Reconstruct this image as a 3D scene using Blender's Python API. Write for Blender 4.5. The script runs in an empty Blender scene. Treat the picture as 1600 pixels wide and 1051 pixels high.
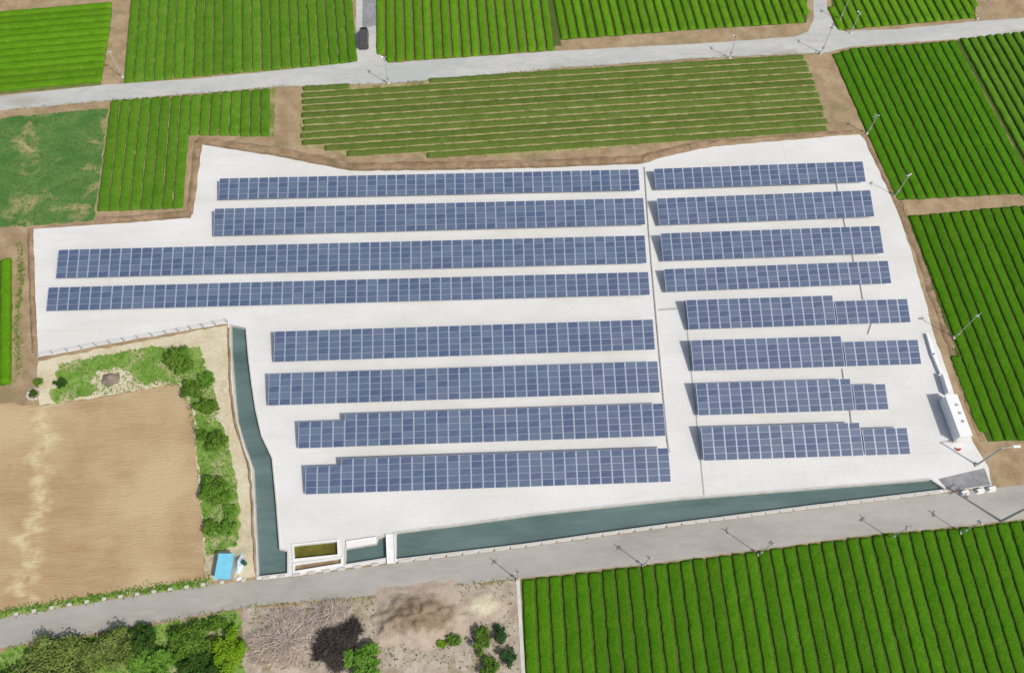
import bpy, bmesh, math, random
from mathutils import Vector, Matrix, noise
from mathutils.geometry import tessellate_polygon
random.seed(7)
R = math.radians
scene = bpy.context.scene
C = scene.collection

# ------------------------------------------------------------------ camera
cam_d = bpy.data.cameras.new('camera'); cam = bpy.data.objects.new('camera', cam_d); C.objects.link(cam)
PITCH, YAW, ROLL, CAM_H = R(61.9694), R(3.3995), R(1.2547), 113.446
fw = Vector((math.sin(YAW)*math.cos(PITCH), math.cos(YAW)*math.cos(PITCH), -math.sin(PITCH)))
rt = Vector((math.cos(YAW), -math.sin(YAW), 0)); up = rt.cross(fw)
r2 = rt*math.cos(ROLL)+up*math.sin(ROLL); u2 = up*math.cos(ROLL)-rt*math.sin(ROLL)
cam.matrix_world = Matrix(((r2.x,u2.x,-fw.x,0),(r2.y,u2.y,-fw.y,0),(r2.z,u2.z,-fw.z,CAM_H),(0,0,0,1)))
cam_d.sensor_fit = 'HORIZONTAL'; cam_d.angle = 2*math.atan(800/1288.69)
cam_d.clip_start = 1; cam_d.clip_end = 6000
scene.camera = cam
# ------------------------------------------------------------------ sky, sun, exposure
SUN_EL, SUN_AZ = R(51), R(130)          # azimuth clockwise from +Y
w = bpy.data.worlds.new('World'); scene.world = w; w.use_nodes = True
wn = w.node_tree.nodes; bg = wn['Background']
sky = wn.new('ShaderNodeTexSky'); sky.sky_type = 'NISHITA'; sky.sun_disc = False
sky.sun_elevation = SUN_EL; sky.sun_rotation = SUN_AZ; sky.air_density = 0.9; sky.dust_density = 3.5; sky.ozone_density = 1.0
w.node_tree.links.new(sky.outputs[0], bg.inputs[0]); bg.inputs[1].default_value = 0.12
sd = bpy.data.lights.new('sun', 'SUN'); sd.energy = 3.25; sd.angle = R(0.53); sd.color = (1, 0.96, 0.9)
sun = bpy.data.objects.new('sun', sd); C.objects.link(sun)
tosun = Vector((math.sin(SUN_AZ)*math.cos(SUN_EL), math.cos(SUN_AZ)*math.cos(SUN_EL), math.sin(SUN_EL)))
sun.rotation_euler = tosun.to_track_quat('Z', 'Y').to_euler(); sun.location = (60, -40, 150)
vs = scene.view_settings; vs.view_transform = 'Standard'; vs.look = 'None'; vs.exposure = -0.2; vs.gamma = 1.0

# ------------------------------------------------------------------ materials
def new_mat(name, rough=0.9, spec=0.2):
    m = bpy.data.materials.new(name); m.use_nodes = True
    b = m.node_tree.nodes['Principled BSDF']; b.inputs['Roughness'].default_value = rough
    b.inputs['Specular IOR Level'].default_value = spec
    return m, m.node_tree, b
def noise_node(nt, vec, scale, detail=4, rough=0.6, dist=0.0):
    n = nt.nodes.new('ShaderNodeTexNoise'); n.inputs['Scale'].default_value = scale; n.inputs['Detail'].default_value = detail
    n.inputs['Roughness'].default_value = rough; n.inputs['Distortion'].default_value = dist
    nt.links.new(vec, n.inputs['Vector']); return n.outputs['Fac']
def ramp(nt, fac, lo, hi):
    r = nt.nodes.new('ShaderNodeMapRange'); r.inputs['From Min'].default_value = lo; r.inputs['From Max'].default_value = hi
    nt.links.new(fac, r.inputs['Value']); return r.outputs['Result']
def mix(nt, fac, a, b):
    n = nt.nodes.new('ShaderNodeMix'); n.data_type = 'RGBA'
    for s, v in ((n.inputs['A'], a), (n.inputs['B'], b)):
        if isinstance(v, tuple): s.default_value = (*v, 1)
        else: nt.links.new(v, s)
    if isinstance(fac, (int, float)): n.inputs['Factor'].default_value = fac
    else: nt.links.new(fac, n.inputs['Factor'])
    return n.outputs['Result']
def coords(nt, kind='world', stretch=None, rot=0):
    if kind == 'world': v = nt.nodes.new('ShaderNodeNewGeometry').outputs['Position']
    else: v = nt.nodes.new('ShaderNodeTexCoord').outputs['Object']
    if stretch or rot:
        mp = nt.nodes.new('ShaderNodeMapping'); mp.inputs['Rotation'].default_value = (0,0,rot)
        mp.inputs['Scale'].default_value = stretch or (1,1,1)
        nt.links.new(v, mp.inputs['Vector']); v = mp.outputs['Vector']
    return v
def bump(nt, b, h, strength, dist):
    n = nt.nodes.new('ShaderNodeBump'); n.inputs['Strength'].default_value = strength; n.inputs['Distance'].default_value = dist
    nt.links.new(h, n.inputs['Height']); nt.links.new(n.outputs['Normal'], b.inputs['Normal'])
def ground_mat(name, c1, c2, c3=None, s1=0.35, s2=2.5, rough=0.95, bstr=0.5, bdist=0.08, lo=0.38, hi=0.62, lo3=0.55, hi3=0.68, stretch=None, rot=0, s3=0.12, mulf=0.7):
    m, nt, b = new_mat(name, rough, 0.15)
    v = coords(nt, 'world', stretch, rot)
    f1 = noise_node(nt, v, s1, 6, 0.62); f2 = noise_node(nt, v, s2, 5, 0.7)
    col = mix(nt, ramp(nt, f1, lo, hi), c1, c2)
    if c3: col = mix(nt, ramp(nt, noise_node(nt, v, s3, 6, 0.65, 0.6), lo3, hi3), col, c3)
    dark = mix(nt, ramp(nt, f2, 0.3, 0.75), (0.72,0.72,0.72), (1.15,1.15,1.15))
    mul = nt.nodes.new('ShaderNodeMix'); mul.data_type = 'RGBA'; mul.blend_type = 'MULTIPLY'; mul.inputs['Factor'].default_value = mulf
    nt.links.new(col, mul.inputs['A']); nt.links.new(dark, mul.inputs['B'])
    nt.links.new(mul.outputs['Result'], b.inputs['Base Color'])
    bump(nt, b, f2, bstr, bdist)
    return m
def plain(name, col, rough=0.6, metal=0.0, var=0.12, scale=1.5, spec=0.3):
    m, nt, b = new_mat(name, rough, spec); b.inputs['Metallic'].default_value = metal
    v = coords(nt, 'obj')
    f = noise_node(nt, v, scale, 5, 0.6)
    lo = tuple(max(0, c*(1-var)) for c in col); hi = tuple(min(1, c*(1+var)) for c in col)
    nt.links.new(mix(nt, ramp(nt, f, 0.3, 0.7), lo, hi), b.inputs['Base Color'])
    return m
def leaf_mat(name, a, b_, rough=0.75, scale=0.45, trans=0.0, fine=4.5, rnd=0.22):
    m, nt, b = new_mat(name, rough, 0.05)
    v = coords(nt, 'world')
    f = noise_node(nt, v, scale, 5, 0.65); f2 = noise_node(nt, v, fine, 3, 0.7)
    col = mix(nt, ramp(nt, f, 0.32, 0.68), a, b_)
    oi = nt.nodes.new('ShaderNodeObjectInfo')
    hsv = nt.nodes.new('ShaderNodeHueSaturation')
    nt.links.new(ramp(nt, oi.outputs['Random'], -0.0, 1.0), hsv.inputs['Value'])
    mr = nt.nodes.new('ShaderNodeMapRange'); mr.inputs['To Min'].default_value = 1-rnd/2; mr.inputs['To Max'].default_value = 1+rnd/2
    nt.links.new(oi.outputs['Random'], mr.inputs['Value']); nt.links.new(mr.outputs['Result'], hsv.inputs['Value'])
    nt.links.new(col, hsv.inputs['Color'])
    fm = mix(nt, ramp(nt, f2, 0.3, 0.72), (0.6,0.62,0.6), (1.25,1.22,1.1))
    mul = nt.nodes.new('ShaderNodeMix'); mul.data_type = 'RGBA'; mul.blend_type = 'MULTIPLY'; mul.inputs['Factor'].default_value = 0.8
    nt.links.new(hsv.outputs['Color'], mul.inputs['A']); nt.links.new(fm, mul.inputs['B'])
    nt.links.new(mul.outputs['Result'], b.inputs['Base Color'])
    bump(nt, b, f2, 0.6, 0.08)
    return m
M = {}
M['soil'] = ground_mat('soil', (0.32,0.23,0.13), (0.44,0.335,0.205), (0.24,0.21,0.10), s1=0.35, lo3=0.56, hi3=0.72)
M['dark_soil'] = ground_mat('dark_soil', (0.20,0.145,0.085), (0.34,0.245,0.15), s1=0.5)
M['bank'] = ground_mat('bank', (0.25,0.175,0.10), (0.40,0.28,0.175), (0.13,0.14,0.05), s1=0.5, lo3=0.58, hi3=0.70, s3=0.4)
M['sand'] = ground_mat('sand', (0.60,0.52,0.34), (0.70,0.64,0.47), (0.46,0.40,0.26), s1=0.3)
M['brush_floor'] = ground_mat('brush_floor', (0.40,0.335,0.26), (0.54,0.475,0.385), (0.32,0.26,0.16), s1=0.5, s2=1.8, s3=0.3, lo3=0.5, hi3=0.66, bstr=0.8, bdist=0.2)
M['mound'] = ground_mat('mound', (0.22,0.16,0.095), (0.34,0.26,0.165), (0.15,0.14,0.06), s1=0.4, bstr=0.8, bdist=0.2)
M['hedge_soil'] = ground_mat('hedge_soil', (0.070,0.125,0.018), (0.105,0.135,0.03), (0.055,0.12,0.015), s1=0.5)
M['mid_soil'] = ground_mat('mid_soil', (0.13,0.18,0.04), (0.20,0.20,0.07), (0.10,0.17,0.03), s1=0.6)
M['lane_soil'] = ground_mat('lane_soil', (0.20,0.23,0.06), (0.40,0.33,0.17), (0.12,0.20,0.04), s1=0.5, s3=0.3, lo3=0.42, hi3=0.6)
M['olive_soil'] = ground_mat('olive_soil', (0.30,0.27,0.11), (0.46,0.39,0.20), (0.20,0.21,0.07), s1=0.5, s3=0.3, lo3=0.5, hi3=0.66)
M['dry_soil'] = ground_mat('dry_soil', (0.33,0.27,0.13), (0.44,0.35,0.19), (0.20,0.22,0.07), s1=0.6, s3=0.35, lo3=0.45, hi3=0.6)
M['grass'] = ground_mat('grass', (0.15,0.29,0.045), (0.25,0.38,0.085), (0.50,0.46,0.26), s1=0.35, lo3=0.5, hi3=0.64, s3=0.3)
M['weed_field'] = ground_mat('weed_field', (0.070,0.180,0.045), (0.125,0.230,0.060), (0.43,0.36,0.18), s1=0.25, s2=1.6, lo3=0.53, hi3=0.70, stretch=(0.8,1.25,1), s3=0.16)
M['site'] = ground_mat('site', (0.69,0.69,0.66), (0.75,0.755,0.73), (0.64,0.63,0.55), s1=0.16, s2=3.2, bstr=0.10, bdist=0.03, lo3=0.50, hi3=0.82, s3=0.10, stretch=(0.45,1,1), mulf=0.24)
def add_tracks(m):
    nt = m.node_tree; b = nt.nodes['Principled BSDF']; src = b.inputs['Base Color'].links[0].from_socket
    t1 = ramp(nt, noise_node(nt, coords(nt, 'world', (0.025,1.0,1), R(-1)), 1.1, 5, 0.7), 0.56, 0.74)
    t2 = ramp(nt, noise_node(nt, coords(nt, 'world', (1.0,0.03,1), R(4)), 0.8, 4, 0.7), 0.60, 0.78)
    t3 = ramp(nt, noise_node(nt, coords(nt, 'world'), 0.5, 6, 0.75), 0.62, 0.74)
    mx = nt.nodes.new('ShaderNodeMath'); mx.operation = 'ADD'; nt.links.new(t1, mx.inputs[0]); nt.links.new(t2, mx.inputs[1])
    m2 = nt.nodes.new('ShaderNodeMath'); m2.operation = 'ADD'; nt.links.new(mx.outputs[0], m2.inputs[0]); nt.links.new(t3, m2.inputs[1])
    k = nt.nodes.new('ShaderNodeMath'); k.operation = 'MULTIPLY'; k.inputs[1].default_value = 0.30; k.use_clamp = True; nt.links.new(m2.outputs[0], k.inputs[0])
    nt.links.new(mix(nt, k.outputs[0], src, (0.50,0.475,0.40)), b.inputs['Base Color'])
add_tracks(M['site'])
M['asphalt'] = ground_mat('asphalt', (0.375,0.357,0.315), (0.44,0.422,0.377), (0.34,0.322,0.285), s1=0.2, s2=1.2, bstr=0.1, bdist=0.02, stretch=(0.35,1,1), rot=R(-8), mulf=0.35)
M['old_road'] = ground_mat('old_road', (0.46,0.475,0.45), (0.55,0.55,0.51), (0.40,0.38,0.33), s1=0.15, s2=1.2, bstr=0.08, bdist=0.02, stretch=(0.35,1,1), mulf=0.3)
M['grey_asphalt'] = ground_mat('grey_asphalt', (0.26,0.26,0.265), (0.33,0.33,0.33), s1=0.3, s2=1.2, bstr=0.2, bdist=0.02)
M['concrete'] = plain('concrete', (0.58,0.57,0.52), 0.85, 0, 0.14, 0.8, 0.2)
M['white_concrete'] = plain('white_concrete', (0.80,0.80,0.77), 0.8, 0, 0.06, 0.8, 0.2)
M['white_paint'] = plain('white_paint', (0.84,0.85,0.85), 0.45, 0, 0.04)
M['grey_metal'] = plain('grey_metal', (0.42,0.44,0.44), 0.5, 0.3, 0.15)
M['galv'] = plain('galv', (0.55,0.57,0.57), 0.45, 0.5, 0.1)
M['pole'] = plain('pole', (0.50,0.52,0.49), 0.7, 0.0, 0.15)
M['dark'] = plain('dark', (0.05,0.05,0.05), 0.6)
M['duct'] = plain('duct', (0.42,0.42,0.40), 0.7)
M['blue_sheet'] = plain('blue_sheet', (0.20,0.60,0.76), 0.5, 0, 0.10, 1.2)
M['pale_tarp'] = plain('pale_tarp', (0.50,0.60,0.66), 0.6, 0, 0.25, 1.5)
M['green_drum'] = plain('green_drum', (0.02,0.10,0.09), 0.5)
M['sack'] = plain('sack', (0.78,0.77,0.73), 0.8)
M['red'] = plain('red', (0.6,0.09,0.06), 0.5)
M['bark'] = plain('bark', (0.16,0.12,0.085), 0.9, 0, 0.3, 3)
M['twig'] = plain('twig', (0.62,0.53,0.455), 0.9, 0, 0.25, 0.6)
M['dark_twig'] = plain('dark_twig', (0.085,0.07,0.065), 0.9, 0, 0.3, 1.0)
M['car_paint'] = plain('car_paint', (0.10,0.095,0.095), 0.3, 0.2, 0.05)
M['car_glass'] = plain('car_glass', (0.015,0.018,0.02), 0.08, 0, 0.05, 1, 0.5)
M['ash'] = ground_mat('ash', (0.23,0.185,0.15), (0.33,0.28,0.23), s1=0.9, s2=4)
# tea hedges of each field
M['tea_deep'] = leaf_mat('tea_deep', (0.050,0.165,0.004), (0.074,0.200,0.007))
M['tea_right'] = leaf_mat('tea_right', (0.052,0.178,0.004), (0.076,0.215,0.008))
M['tea_bright'] = leaf_mat('tea_bright', (0.088,0.235,0.007), (0.125,0.285,0.014))
M['tea_mid'] = leaf_mat('tea_mid', (0.078,0.205,0.012), (0.118,0.250,0.022))
M['tea_olive'] = leaf_mat('tea_olive', (0.092,0.150,0.024), (0.132,0.186,0.044), scale=0.5)
M['leaf_green'] = leaf_mat('leaf_green', (0.080,0.180,0.018), (0.145,0.255,0.042))
M['leaf_olive'] = leaf_mat('leaf_olive', (0.110,0.165,0.034), (0.215,0.275,0.080))
M['leaf_dark'] = leaf_mat('leaf_dark', (0.030,0.080,0.014), (0.065,0.130,0.026))
M['leaf_lime'] = leaf_mat('leaf_lime', (0.125,0.270,0.012), (0.220,0.360,0.025))
M['leaf_light'] = leaf_mat('leaf_light', (0.110,0.250,0.030), (0.150,0.300,0.050))
M['leaf_blue'] = leaf_mat('leaf_blue', (0.040,0.105,0.035), (0.065,0.140,0.050))
def spread_mat(name, inner, a, b_, rx, ry):
    m, nt, b = new_mat(name, 0.95, 0.1)
    v = coords(nt, 'world'); ov = coords(nt, 'obj', (1/rx,1/ry,0))
    ln = nt.nodes.new('ShaderNodeVectorMath'); ln.operation = 'LENGTH'; nt.links.new(ov, ln.inputs[0])
    ad = nt.nodes.new('ShaderNodeMath'); ad.operation = 'MULTIPLY_ADD'; ad.inputs[1].default_value = 1.1
    nt.links.new(noise_node(nt, v, 0.55, 5, 0.65), ad.inputs[0]); nt.links.new(ln.outputs['Value'], ad.inputs[2])
    f1 = noise_node(nt, v, 0.7, 6, 0.65); f2 = noise_node(nt, v, 2.6, 5, 0.7)
    core = mix(nt, ramp(nt, f1, 0.35, 0.65), inner[0], inner[1]); rim = mix(nt, ramp(nt, f1, 0.35, 0.65), a, b_)
    nt.links.new(mix(nt, ramp(nt, ad.outputs[0], 0.95, 1.35), core, rim), b.inputs['Base Color']); bump(nt, b, f2, 0.8, 0.2)
    return m
M['mound'] = spread_mat('mound', ((0.21,0.155,0.10),(0.34,0.265,0.175)), (0.43,0.345,0.265), (0.53,0.445,0.35), 8.0, 3.7)
M['sand_heap'] = spread_mat('sand_heap', ((0.60,0.54,0.37),(0.70,0.65,0.48)), (0.43,0.345,0.265), (0.53,0.445,0.35), 3.2, 1.9)
# ploughed soil with furrows and pale washed streaks
def ploughed():
    m, nt, b = new_mat('ploughed', 0.95, 0.1)
    v = coords(nt, 'world'); vs_ = coords(nt, 'world', (0.35,1.6,1), R(-6))
    f1 = noise_node(nt, vs_, 0.5, 6, 0.65); f2 = noise_node(nt, v, 0.09, 4, 0.5); f3 = noise_node(nt, vs_, 2.2, 4, 0.7)
    col = mix(nt, ramp(nt, f1, 0.3, 0.7), (0.40,0.27,0.145), (0.49,0.355,0.205))
    col = mix(nt, ramp(nt, f2, 0.44, 0.62), col, (0.54,0.42,0.25))
    sep = nt.nodes.new('ShaderNodeSeparateXYZ'); nt.links.new(v, sep.inputs[0])
    # a pale washed-out streak running up the field
    def math_(op, a, b_):
        n = nt.nodes.new('ShaderNodeMath'); n.operation = op
        for i, q in enumerate((a, b_)):
            if isinstance(q, (int, float)): n.inputs[i].default_value = q
            else: nt.links.new(q, n.inputs[i])
        return n.outputs[0]
    nx = noise_node(nt, coords(nt, 'world', (0.1,1,1)), 0.36, 2, 0.55)
    xl = math_('ADD', math_('MULTIPLY', sep.outputs['Y'], -0.105), -60.37)
    dx = math_('ABSOLUTE', math_('SUBTRACT', math_('ADD', sep.outputs['X'], math_('MULTIPLY', math_('SUBTRACT', nx, 0.5), 9.0)), xl), 0)
    st = ramp(nt, dx, 1.9, 0.2)
    st2 = math_('MULTIPLY', st, ramp(nt, noise_node(nt, v, 0.5, 4, 0.6), 0.36, 0.56))
    col = mix(nt, math_('MULTIPLY', st2, 0.85), col, (0.66,0.58,0.34))
    nt.links.new(col, b.inputs['Base Color']); bump(nt, b, f3, 0.9, 0.16)
    return m
M['ploughed'] = ploughed()
# water in the moat
def water():
    m, nt, b = new_mat('water', 0.12, 0.4)
    v = coords(nt, 'world', (0.2,0.9,1), R(-7))
    f = noise_node(nt, v, 0.45, 6, 0.65)
    nt.links.new(mix(nt, ramp(nt, f, 0.3, 0.7), (0.082,0.132,0.125), (0.150,0.215,0.203)), b.inputs['Base Color'])
    bump(nt, b, noise_node(nt, coords(nt, 'world'), 2.0, 3, 0.5), 0.12, 0.03)
    return m
M['water'] = water()
M['pond_weed'] = ground_mat('pond_weed', (0.10,0.095,0.015), (0.16,0.145,0.03), (0.19,0.20,0.04), s1=0.6)
# solar glass: blue cells, tint differs from panel to panel
def glass():
    m, nt, b = new_mat('solar_glass', 0.16, 0.5)
    v = coords(nt, 'obj'); oi = nt.nodes.new('ShaderNodeObjectInfo')
    f = noise_node(nt, v, 2.5, 2, 0.5)
    col = mix(nt, ramp(nt, f, 0.35, 0.65), (0.036,0.060,0.135), (0.066,0.095,0.180))
    col2 = mix(nt, oi.outputs['Random'], col, (0.105,0.145,0.215))
    br = nt.nodes.new('ShaderNodeTexBrick'); br.offset = 0; br.inputs['Scale'].default_value = 1
    br.inputs['Mortar Size'].default_value = 0.006; br.inputs['Brick Width'].default_value = 0.158; br.inputs['Row Height'].default_value = 0.152
    nt.links.new(v, br.inputs['Vector'])
    nt.links.new(mix(nt, br.outputs['Fac'], col2, (0.24,0.29,0.38)), b.inputs['Base Color'])
    return m
M['solar_glass'] = glass()
M['frame'] = plain('frame', (0.44,0.50,0.60), 0.45, 0.2, 0.05)

# ------------------------------------------------------------------ helpers
def obj(name, me, mat=None, parent=None, loc=None):
    o = bpy.data.objects.new(name, me); C.objects.link(o)
    if mat is not None and not me.materials: me.materials.append(M[mat] if isinstance(mat, str) else mat)
    if parent: o.parent = parent
    if loc: o.location = loc
    return o
def tag(o, label=None, cat=None, group=None, kind=None):
    if label: o['label'] = label
    if cat: o['category'] = cat
    if group: o['group'] = group
    if kind: o['kind'] = kind
    return o
def thing(name, loc, rz=0, label=None, cat=None, group=None, kind=None):
    o = bpy.data.objects.new(name, None); C.objects.link(o); o.location = loc; o.rotation_euler = (0,0,rz); o.empty_display_size = 0.3
    return tag(o, label, cat, group, kind)
def mesh(name, verts, faces, smooth=False):
    me = bpy.data.meshes.new(name); me.from_pydata([tuple(v) for v in verts], [], faces); me.update()
    if smooth: me.polygons.foreach_set('use_smooth', [True]*len(me.polygons))
    return me
class MB:
    def __init__(s): s.v, s.f = [], []
    def box(s, c, d, rz=0, rx=0):
        n = len(s.v); mt = Matrix.Rotation(rz,3,'Z') @ Matrix.Rotation(rx,3,'X')
        for z in (-1,1):
            for x, y in ((-1,-1),(1,-1),(1,1),(-1,1)):
                s.v.append(Vector(c) + mt @ Vector((x*d[0]/2, y*d[1]/2, z*d[2]/2)))
        s.f += [tuple(n+i for i in q) for q in ((3,2,1,0),(4,5,6,7),(0,1,5,4),(1,2,6,5),(2,3,7,6),(3,0,4,7))]; return s
    def tube(s, pts, rad, n=8, cap=True):
        base = len(s.v); pts = [Vector(p) for p in pts]
        for i, p in enumerate(pts):
            t = (pts[min(i+1,len(pts)-1)] - pts[max(i-1,0)]).normalized()
            a = t.orthogonal().normalized() if abs(t.z) < 0.95 else Vector((1,0,0)); a = (a - t*a.dot(t)).normalized(); b = t.cross(a)
            r = rad[i] if isinstance(rad,(list,tuple)) else rad
            for k in range(n): s.v.append(p + (a*math.cos(2*math.pi*k/n) + b*math.sin(2*math.pi*k/n))*r)
        for i in range(len(pts)-1):
            for k in range(n):
                q = base+i*n; s.f.append((q+k, q+(k+1)%n, q+n+(k+1)%n, q+n+k))
        if cap:
            s.f.append(tuple(base+k for k in reversed(range(n)))); s.f.append(tuple(base+(len(pts)-1)*n+k for k in range(n)))
        return s
    def me(s, name, smooth=False): return mesh(name, s.v, s.f, smooth)
    def build(s, name, mat, parent=None, loc=None, smooth=False): return obj(name, s.me(name, smooth), mat, parent, loc)
def resample(poly, step=2.0, jit=0.0, closed=True, seed=0):
    rnd = random.Random(seed); out = []; n = len(poly)
    for i in range(n if closed else n-1):
        a, b = Vector(poly[i]), Vector(poly[(i+1)%n]); k = max(1, int((b-a).length/step)) if jit else 1
        for j in range(k):
            p = a.lerp(b, j/k)
            if jit and j: p = p + Vector((rnd.uniform(-jit,jit), rnd.uniform(-jit,jit)))
            out.append(p)
    if not closed: out.append(Vector(poly[-1]))
    return out
def sheet(name, poly, z, mat, holes=(), label=None, kind='structure', jit=0.0, step=1.5, seed=1, parent=None):
    """flat piece of the setting, outline in metres"""
    loops = [[Vector((p[0],p[1],0)) for p in resample(poly, step, jit, True, seed)]] + [[Vector((p[0],p[1],0)) for p in h] for h in holes]
    tris = tessellate_polygon(loops); flat = [v for l in loops for v in l]
    me = mesh(name, [(v.x,v.y,z) for v in flat], [tuple(t) for t in tris])
    bm = bmesh.new(); bm.from_mesh(me); bmesh.ops.recalc_face_normals(bm, faces=bm.faces)
    if sum(f.normal.z for f in bm.faces) < 0: bmesh.ops.reverse_faces(bm, faces=bm.faces)
    bm.to_mesh(me); bm.free()
    o = obj(name, me, mat, parent)
    if not parent: tag(o, label, kind=kind)
    return o
def band(pts, width):
    """polyline -> closed outline of constant width (or list of widths)"""
    P = [Vector(p) for p in pts]; L, Rr = [], []
    for i, p in enumerate(P):
        t = (P[min(i+1,len(P)-1)] - P[max(i-1,0)]).normalized(); n = Vector((-t.y, t.x))
        wd = width[i] if isinstance(width,(list,tuple)) else width
        L.append(p+n*wd/2); Rr.append(p-n*wd/2)
    return [tuple(q) for q in L] + [tuple(q) for q in reversed(Rr)]
def bank(name, pts, width, height, mat, seed=0, label=None):
    """low earth bank swept along a line"""
    P = resample(pts, 1.0, 0.10, False, seed); ns = 8; v, f = [], []
    for i, p in enumerate(P):
        t = (P[min(i+1,len(P)-1)] - P[max(i-1,0)]).normalized(); n = Vector((-t.y, t.x))
        ww = width*(0.85+0.4*noise.noise(Vector((p.x*0.4,p.y*0.4,seed)))); hh = height*(0.9+0.8*noise.noise(Vector((p.x*0.5,p.y*0.5,seed+5))))
        if i in (0, len(P)-1): hh = 0.02
        for k in range(ns+1):
            a = k/ns*2-1; q = p + n*a*ww/2
            z = hh*(1-a*a)**1.2 + (0.07*noise.noise(Vector((q.x*1.5,q.y*1.5,seed))) if 0 < k < ns else -0.02)
            v.append((q.x, q.y, max(z, -0.02) if 0 < k < ns else -0.02))
    for i in range(len(P)-1):
        for k in range(ns): a = i*(ns+1)+k; f.append((a, a+1, a+ns+2, a+ns+1))
    o = obj(name, mesh(name, v, f, True), mat); return tag(o, label, kind='structure')
ORD = ['first','second','third','fourth','fifth','sixth','seventh','eighth','ninth','tenth','eleventh','twelfth','thirteenth','fourteenth','fifteenth','sixteenth','seventeenth','eighteenth','nineteenth']
TENS = {20:'twent',30:'thirt',40:'fort',50:'fift'}
def ordinal(n):
    if n < 20: return ORD[n-1]
    t = n//10*10
    return TENS[t]+'ieth' if n == t else TENS[t]+'y-'+ORD[n-t-1]

# ------------------------------------------------------------------ large structure
SITE0 = [(-49.66,100.57),(-36.56,97.55),(-23.16,93.85),(-6.26,93.45),(11.63,93.46),(27.77,93.81),(34.51,95.91),(41.01,97.32),(54.47,98.38),(67.82,99.32),(68.82,97.19),(69.40,90.78),(70.17,82.85),(70.45,73.67),(70.14,64.45),(69.78,58.06),(69.99,52.48),(70.11,45.56),(70.50,40.46),(71.63,36.49),(71.19,33.64),
        (64.35,33.14),(26.02,29.95),(4.13,27.74),(-13.54,26.23),(-19.91,25.70),(-27.84,24.81),(-32.17,24.56),(-33.67,33.80),(-34.59,39.89),(-36.34,44.12),(-37.68,47.77),(-38.94,53.62),(-39.97,59.06),(-40.78,64.15),(-55.77,61.61),(-69.06,59.20),(-72.02,70.46),(-75.24,83.21),(-62.86,83.85),(-49.42,84.59),(-49.51,92.16)]
SITE = [tuple(p) for p in resample(SITE0, 1.2, 0.10, True, 9)]
MOAT_L = [(-40.24,63.79),(-37.89,63.14),(-36.91,57.86),(-35.96,53.52),(-34.94,49.31),(-33.68,45.22),(-31.76,41.61),(-30.64,35.52),(-29.46,28.48),(-28.39,28.18),(-28.13,25.25),(-31.96,24.97),(-33.31,33.79),(-34.26,40.16),(-36.08,44.31),(-37.41,47.86),(-38.55,53.61),(-39.58,59.05)]
MOAT_S = [(-20.48,28.23),(-16.32,28.77),(-16.08,29.56),(-15.03,29.78),(-14.85,26.80),(-20.37,26.15)]
MOAT_R = [(-13.64,30.18),(-3.82,31.06),(5.86,32.06),(26.51,33.50),(44.50,34.24),(62.66,35.00),(64.28,33.51),(43.99,31.84),(26.05,30.22),(14.75,29.12),(4.14,28.01),(-13.54,26.58)]
PIT_A = [(-27.67,28.94),(-21.68,29.33),(-21.48,27.48),(-27.35,27.10)]
PIT_B = [(-27.28,26.32),(-21.02,26.95),(-20.98,26.26),(-27.21,25.47)]
BIG = 1500
sheet('ground', [(-BIG,-BIG),(BIG,-BIG),(BIG,BIG),(-BIG,BIG)], 0.0, 'soil', holes=[SITE], label='brown bare soil between the fields')
sheet('solar_site_surface', SITE, 0.0, 'site', holes=[MOAT_L, MOAT_S, MOAT_R, PIT_A, PIT_B], label='white surfaced yard under the solar arrays')
def pool(nm, poly, depth, level, wall_mat, fluid_mat, fluid_name, wall_label, fluid_label, lip=0.16, lip_h=0.10):
    """walls that go down from the rim of a hole, coping round the rim, and what fills it"""
    n = len(poly); P = [Vector(p) for p in poly]
    area = sum(P[i].x*P[(i+1)%n].y - P[(i+1)%n].x*P[i].y for i in range(n)); s = 1 if area > 0 else -1
    def off(d):
        out = []
        for i in range(n):
            e0 = (P[i]-P[i-1]).normalized(); e1 = (P[(i+1)%n]-P[i]).normalized()
            n0 = Vector((e0.y,-e0.x))*s; n1 = Vector((e1.y,-e1.x))*s; m = (n0+n1); m = m/max(0.35, m.length_squared/2*1.0) if m.length > 0.2 else n0
            out.append(P[i]+m*d)
        return out
    inner, outer, low = off(-0.02), off(lip), off(-0.06)
    v, f = [], []
    for ring, z in ((outer, -0.02), (outer, lip_h), (inner, lip_h), (low, -depth)): v += [(q.x,q.y,z) for q in ring]
    for r in range(3):
        for i in range(n): f.append((r*n+i, r*n+(i+1)%n, (r+1)*n+(i+1)%n, (r+1)*n+i))
    o = obj(nm, mesh(nm, v, f), wall_mat); tag(o, wall_label, kind='structure')
    sheet(fluid_name, [tuple(q) for q in off(0.03)], -level, fluid_mat, label=fluid_label)
pool('moat_wall', MOAT_L, 1.2, 0.55, 'concrete', 'water', 'water', 'pale concrete wall round the left moat', 'teal water in the narrow moat left of the arrays')
pool('moat_wall', MOAT_S, 1.2, 0.55, 'concrete', 'water', 'water', 'pale concrete wall round the short moat by the footbridge', 'teal water in the short basin by the footbridge')
pool('moat_wall', MOAT_R, 1.2, 0.55, 'concrete', 'water', 'water', 'pale concrete wall round the long moat by the road', 'teal water in the long moat beside the road')
pool('basin_wall', PIT_A, 1.0, 0.45, 'white_concrete', 'pond_weed', 'pond_bed', 'white concrete wall round the olive basin', 'olive weedy bed of the white walled basin', 0.2, 0.16)
pool('basin_wall', PIT_B, 0.8, 0.35, 'white_concrete', 'dark_soil', 'basin_soil', 'white concrete wall round the narrow basin', 'brown soil bed of the narrow basin', 0.2, 0.15)
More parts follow.
